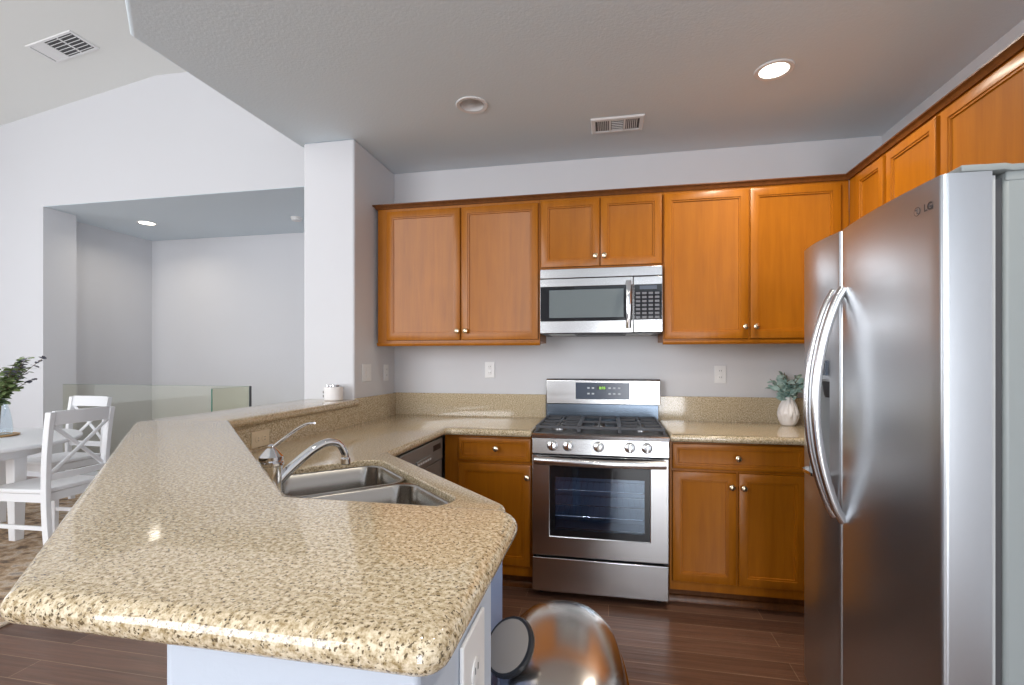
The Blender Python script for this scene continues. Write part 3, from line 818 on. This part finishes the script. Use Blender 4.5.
# ---------------------------------------------------------------- wall plates
def plate(name, label, loc, rotz, wd, ht, kind, m=None, group=None, cat=None):
    m = m or WHITE
    t = thing(name, label, cat or ('outlet' if kind == 'outlet' else 'switch'), loc, rotz, group)
    obj('cover_plate', bx(-wd/2, wd/2, -.006, -.0005, -ht/2, ht/2), m, t, bevel=.002)
    hz = wd > ht
    if kind == 'outlet':
        for s_ in (-1, 1):
            cx, cz = (s_*.021, 0) if hz else (0, s_*.021)
            f = obj('receptacle', lathe(B(), [(.016, 0), (.016, .0015), (.014, .0022), (0, .0022)], (cx, -.006, cz), 18, (0, -1, 0)), m, t)
            for q in (-.006, .006):
                obj('slot', bx(cx+q-.0012, cx+q+.0012, -.0086, -.0080, cz-.001, cz+.007) if not hz else bx(cx-.001, cx+.007, -.0086, -.0080, cz+q-.0012, cz+q+.0012), GREYD, f)
    else:
        nn = kind
        for k in range(nn):
            cx = (k-(nn-1)/2)*.046
            obj('rocker', bx(cx-.016, cx+.016, -.0085, -.006, -.033, .033), m, t, bevel=.001)
    return t
plate('wall_outlet', 'white wall outlet above the counter left of the range', (-.84, 3.439, 1.278), 0, .072, .115, 'outlet')
plate('wall_outlet', 'white wall outlet above the counter between range and sage plant', (.722, 3.439, 1.253), 0, .072, .115, 'outlet')
plate('wall_outlet', 'almond outlet lying sideways in the granite splash behind the faucet', (-1.5545, 1.962, .990), PI/2, .115, .072, 'outlet', ALMOND)
plate('light_switch', 'double white rocker switch on the shaded side of the column', (-1.5745, 2.998, 1.264), PI/2, .118, .115, 2)
plate('wall_outlet', 'single white plate in the shaded corner next to the double switch', (-1.5745, 3.285, 1.258), PI/2, .072, .115, 'outlet')
plate('wall_outlet', 'large white outlet plate on the end of the half wall above trash can', (-.1725, .602, .93), PI/2, .100, .155, 'outlet')

# ---------------------------------------------------------------- ceiling fittings
def downlight(name, label, x, y, z, lit, r=.088, power=0):
    t = thing(name, label, 'ceiling light', (x, y, z-.0005))
    obj('trim_ring', lathe(B(), [(r-.022, -.004), (r-.004, -.006), (r, -.003), (r, 0), (r-.022, -.0005)], (0, 0, 0), 36, caps=False), WHITE, t)
    if lit:
        obj('lens', lathe(B(), [(r-.022, -.002), (r-.03, -.0035), (0, -.004)], (0, 0, 0), 32), LAMP, t)
        l = bpy.data.lights.new('lamp', 'AREA'); l.shape = 'DISK'; l.size = 2*(r-.03); l.energy = power; l.color = (1, .90, .76); l.spread = math.radians(150)
        lo = bpy.data.objects.new('lamp', l); COL.objects.link(lo); lo.parent = t; lo.location = (0, 0, -.008)
    else:
        obj('baffle', lathe(B(), [(r-.0235, -.003), (r-.0245, .03), (r-.034, .085), (r-.050, .105), (0, .110)], (0, 0, 0), 32, caps=False), WHITE, t)
        obj('lamp_face', lathe(B(), [(.034, .060), (.036, .066), (.036, .085), (0, .088)], (0, 0, 0), 28), GREYLT, t)
    return t
downlight('recessed_light', 'unlit recessed ceiling light left of the ceiling vent', -.734, 2.59, KC, False)
downlight('recessed_light', 'lit warm recessed ceiling light over the right end of the kitchen', .782, 2.56, KC, True, power=13)
for x_, y_, d_ in ((.782, .70, 'nearer the fridge door'), (-.25, .45, 'above the near end of the bar')):  # out-of-view lamps added for more light on bar, floor and fridge
    downlight('recessed_light', 'unseen ceiling light added to brighten the kitchen, '+d_, x_, y_, KC, True, power=8 if x_ > 0 else 3)
downlight('recessed_light', 'lit recessed light in the ceiling of the far niche', -5.846, 5.295, 3.12, True, r=.11, power=5)
sd = thing('smoke_detector', 'round white smoke detector on the niche ceiling', 'smoke detector', (-3.80, 5.45, 3.1195))
obj('base', lathe(B(), [(.07, 0), (.07, -.012), (.066, -.014), (0, -.014)], (0, 0, 0), 28), WHITE, sd)
obj('cover', lathe(B(), [(.060, -.0145), (.058, -.034), (.045, -.042), (0, -.043)], (0, 0, 0), 28), WHITE, sd)

def vent(name, label, loc, rot, wd, dp, banks):
    t = thing(name, label, 'ceiling vent', loc); t.rotation_euler = rot
    b = B(); fz = -.010
    a, c = wd/2, dp/2
    # flange as a frame
    V = []
    for (i, z) in ((0, -.0005), (0, -.004), (.006, fz), (.026, fz), (.026, -.0005)):
        V.append([(-a+i, -c+i, z), (a-i, -c+i, z), (a-i, c-i, z), (-a+i, c-i, z)])
    loft(b, V, cap0=False, cap1=False)
    obj('frame', b, WHITE, t)
    obj('duct', bx(-a+.026, a-.026, -c+.026, c-.026, -.002, -.0006), GREYD, t)
    x = -a+.028; tot = wd-.056; bw = tot/len(banks)
    for k, kind in enumerate(banks):
        x0 = x+k*bw
        if k: obj('divider', bx(x0-.006, x0+.006, -c+.027, c-.027, fz, -.0025), WHITE, t)
        bm = B(); e0, e1 = x0+.008, x0+bw-.008
        if kind == 'v':
            n = 6
            for j in range(n): xx = e0+(e1-e0)*(j+.5)/n; bar(bm, (xx, -c+.028, -.006), (xx, c-.028, -.006), .004, .005)
        elif kind == 'h':
            n = 6
            for j in range(n): yy = -c+.028+(2*c-.056)*(j+.5)/n; bar(bm, (e0, yy, -.006), (e1, yy, -.006), .004, .005)
        else:
            box(bm, e0, e1, -c+.028, c-.028, -.008, -.004)
        obj('louvers', bm, WHITE, t)
    return t
vent('ceiling_vent', 'white three-bank air vent in the kitchen ceiling', (.050, 2.965, KC), (0, 0, 0), .305, .185, ('v', 'h', 'v'))
sl = math.atan2(4.46-3.957, 8-4.86)
vent('ceiling_vent', 'white air vent in the sloped living room ceiling', (-5.22, 3.84, 4.402), (0, -sl, 0), .54, .28, ('s', 'h', 'h'))

# ---------------------------------------------------------------- dining corner
rug = B(); slab(rug, rrect(-6.3, -3.0, 1.55, 4.05, .02, 2), .0005, .012, .004, 2)
tag(obj('rug', rug, RUG, loc=(-4.7, 2.8, 0)), 'brown patterned woven rug under the white dining table', 'rug')
dt = thing('dining_table', 'round white dining table with thick legs on the woven rug', 'table', (-4.76, 2.70, .0125))
obj('tabletop', slab(B(), [(.77*math.cos(2*PI*k/64), .77*math.sin(2*PI*k/64)) for k in range(64)], .705, .737, .012, 4), WHITEP, dt)
b = B(); loft(b, [[(.56*math.cos(2*PI*k/48), .56*math.sin(2*PI*k/48), z) for k in range(48)] for z in (.625, .7045)]); obj('apron', b, WHITEP, dt)
for k in range(4):
    an = math.radians(20)+PI/2*k; c_, s_ = .47*math.cos(an), .47*math.sin(an)
    b = B(); loft(b, [[(c_+h*i, s_+h*j, z) for i, j in ((-1,-1),(1,-1),(1,1),(-1,1))] for z, h in ((0, .030), (.45, .040), (.624, .042))]); obj('leg', b, WHITEP, dt, bevel=.004)
def chair(label, loc, rotz, group=None):
    """front of the seat towards -y, back at y=0"""
    t = thing('dining_chair', label, 'chair', loc, rotz, 'white dining chairs')
    hw = .225
    # seat
    st = round_poly([(-.225, -.455), (.225, -.455), (.205, -.012), (-.205, -.012)], .02, 3)
    obj('seat', slab(B(), st, .432, .462, .008, 3), WHITEP, t)
    b = B()
    for a, c in (((-.19, -.42), (.19, -.42)), ((-.19, -.03), (.19, -.03)), ((-.195, -.42), (-.19, -.03)), ((.195, -.42), (.19, -.03))):
        bar(b, (*a, .40), (*c, .40), .02, .058)
    obj('seat_rail', b, WHITEP, t, bevel=.002)
    for s_ in (-1, 1):
        pts = [(s_*.205, .030, 0), (s_*.205, .006, .25), (s_*.205, .0, .45), (s_*.207, .006, .65), (s_*.210, .026, .85), (s_*.212, .046, .985)]
        P = catmull(pts, 5); b = B()
        loft(b, [[(p.x+i*.017, p.y+j*.022, p.z) for i, j in ((-1,-1),(1,-1),(1,1),(-1,1))] for p in P])
        obj('leg', b, WHITEP, t, bevel=.003)
        b = B(); loft(b, [[(s_*.195+i*h, -.425+j*h, z) for i, j in ((-1,-1),(1,-1),(1,1),(-1,1))] for z, h in ((0, .015), (.43, .020))]); obj('leg', b, WHITEP, t, bevel=.003)
        obj('stretcher', bar(B(), (s_*.195, -.41, .20), (s_*.203, .0, .20), .016, .028), WHITEP, t, bevel=.002)
    # curved top rail, lower rail and crossed slats
    def rail(z0, z1, y0, y1, sag, name):
        rings = []
        for k in range(9):
            u = k/8*2-1; dy = sag*(1-u*u); x = u*.196
            rings.append([(x, y0+dy-.011, z0), (x, y0+dy+.011, z0), (x, y1+dy+.011, z1), (x, y1+dy-.011, z1)])
        obj(name, loft(B(), rings), WHITEP, t, bevel=.003)
    rail(.895, .992, .033, .048, .018, 'top_rail'); rail(.520, .565, .004, .008, .012, 'lower_rail')
    for s_ in (-1, 1):
        P = [(s_*(.19-.38*k/8), .008+.028*(k/8)**1.4+.010*math.sin(PI*k/8)+s_*.006, .566+.330*k/8) for k in range(9)]
        obj('cross_slat', tube(B(), P, .015, 8, .55, (0, 1, 0)), WHITEP, t)
    return t
chair('white cross-back dining chair nearest the bar, its back to the counter', (-3.722, 2.830, .0125), PI*1.5+math.radians(3))
chair('white cross-back dining chair on the far side of the table by the glass railing', (-4.88, 3.79, .0125), 0)
tr = tag(obj('round_tray', lathe(B(), [(.10, 0), (.115, .004), (.12, .014), (.112, .016), (.105, .010), (0, .010)], (-4.70, 3.0, .750), 40), TRAYW, loc=(-4.70, 3.0, .750)), 'round wooden tray under the glass vase on the dining table', 'tray')
gv = thing('glass_vase', 'clear glass bottle vase on the wooden tray', 'vase', (-4.70, 3.0, .7608))
pr = [(.055, 0), (.074, .006), (.078, .03), (.074, .10), (.060, .19), (.040, .26), (.030, .30), (.034, .32)]
pr = [(q.x, q.z) for q in catmull([(r, 0, h) for r, h in pr], 4)]
o = obj('body', lathe(B(), pr+[(r-.004, h) for r, h in pr[::-1]][:-1]+[(.05, .006), (0, .006)], (0, 0, 0), 32), GLASSW, gv)
obj('handle', tube(B(), catmull([(.040, -.010, .27), (.085, -.02, .26), (.095, -.02, .20), (.070, -.018, .14)], 6), .005, 8), GLASSW, gv)
eu = thing('eucalyptus', 'green eucalyptus branches standing in the clear glass vase', 'plant', (-4.70, 3.0, 1.0))
lb, sb, gb = B(), B(), B()
R = random.Random(11)
for k in range(15):
    az = [0.1, -.3, .5, -.15, .35, .0, 1.5, 2.3, 3.1, 3.8, 4.5, .8, -.7, .2, -.1][k]; sp = R.uniform(.16, .30) if k < 6 else R.uniform(.08, .22); ht = R.uniform(.20, .42)
    if k < 6: ht = (.36, .26, .20, .31, .36, .23)[k]
    pts = catmull([(0, 0, -.20), (.018*math.cos(az), .018*math.sin(az), .06), (sp*.5*math.cos(az), sp*.5*math.sin(az), ht*.62), (sp*math.cos(az), sp*math.sin(az), ht)], 5)
    tube(sb, pts, .0022, 5)
    for j in range(4, len(pts)):
        for s_ in (-1, 1):
            a2 = az+s_*R.uniform(.8, 1.7)
            tgt = gb if (k < 6 and j > len(pts)-4) else lb
            L_ = R.uniform(.045, .070) if tgt is lb else R.uniform(.030, .046)
            if tgt is lb and R.random() < .25: continue
            leaf(tgt, pts[j], (math.cos(a2), math.sin(a2), R.uniform(-.3, .8)), (R.uniform(-.8, .8), R.uniform(-.8, .8), 1), L_, L_*R.uniform(.6, .9), .1, True)
obj('stems', sb, STEM, eu); obj('leaves', lb, LEAF_E, eu, angle=180); obj('tip_leaves', gb, LEAF_G, eu, angle=180, label='grey tip leaves')

# glass guard in the wide opening
gl = thing('glass_railing', 'frameless green-edged glass guard across the wide wall opening', 'railing', (-4.85, 4.70, 0))
def GP(name, bm, m, p=None): 
    bmesh.ops.transform(bm, matrix=W(gl), verts=bm.verts); return obj(name, bm, m, p or gl, smooth=False)
GX0, GX1, GY, GT = -6.39, -3.86, 4.70, 1.062
p1 = GP('pane', bx(GX0, GX1, GY, GY+.012, .05, GT), GLASS)
GP('pane_edge', box(bx(GX0, GX1, GY+.001, GY+.011, GT+.0003, GT+.0018), GX1+.0003, GX1+.003, GY+.001, GY+.011, .05, GT), GEDGE, p1)
p2 = GP('pane', bx(GX1-.012, GX1, 4.20, GY-.004, .05, GT), GLASS)
GP('pane_edge', box(bx(GX1-.011, GX1-.001, 4.20, GY-.004, GT+.0003, GT+.0018), GX1-.012, GX1, 4.196, 4.1997, .05, GT), GEDGE, p2)
GP('post', bx(GX1+.006, GX1+.022, GY-.004, GY+.016, 0, GT+.004), GREYD)
GP('shoe', box(bx(GX0, GX1, GY-.015, GY+.027, 0, .049), GX1-.027, GX1+.015, 4.196, GY-.016, 0, .049), GREYLT)
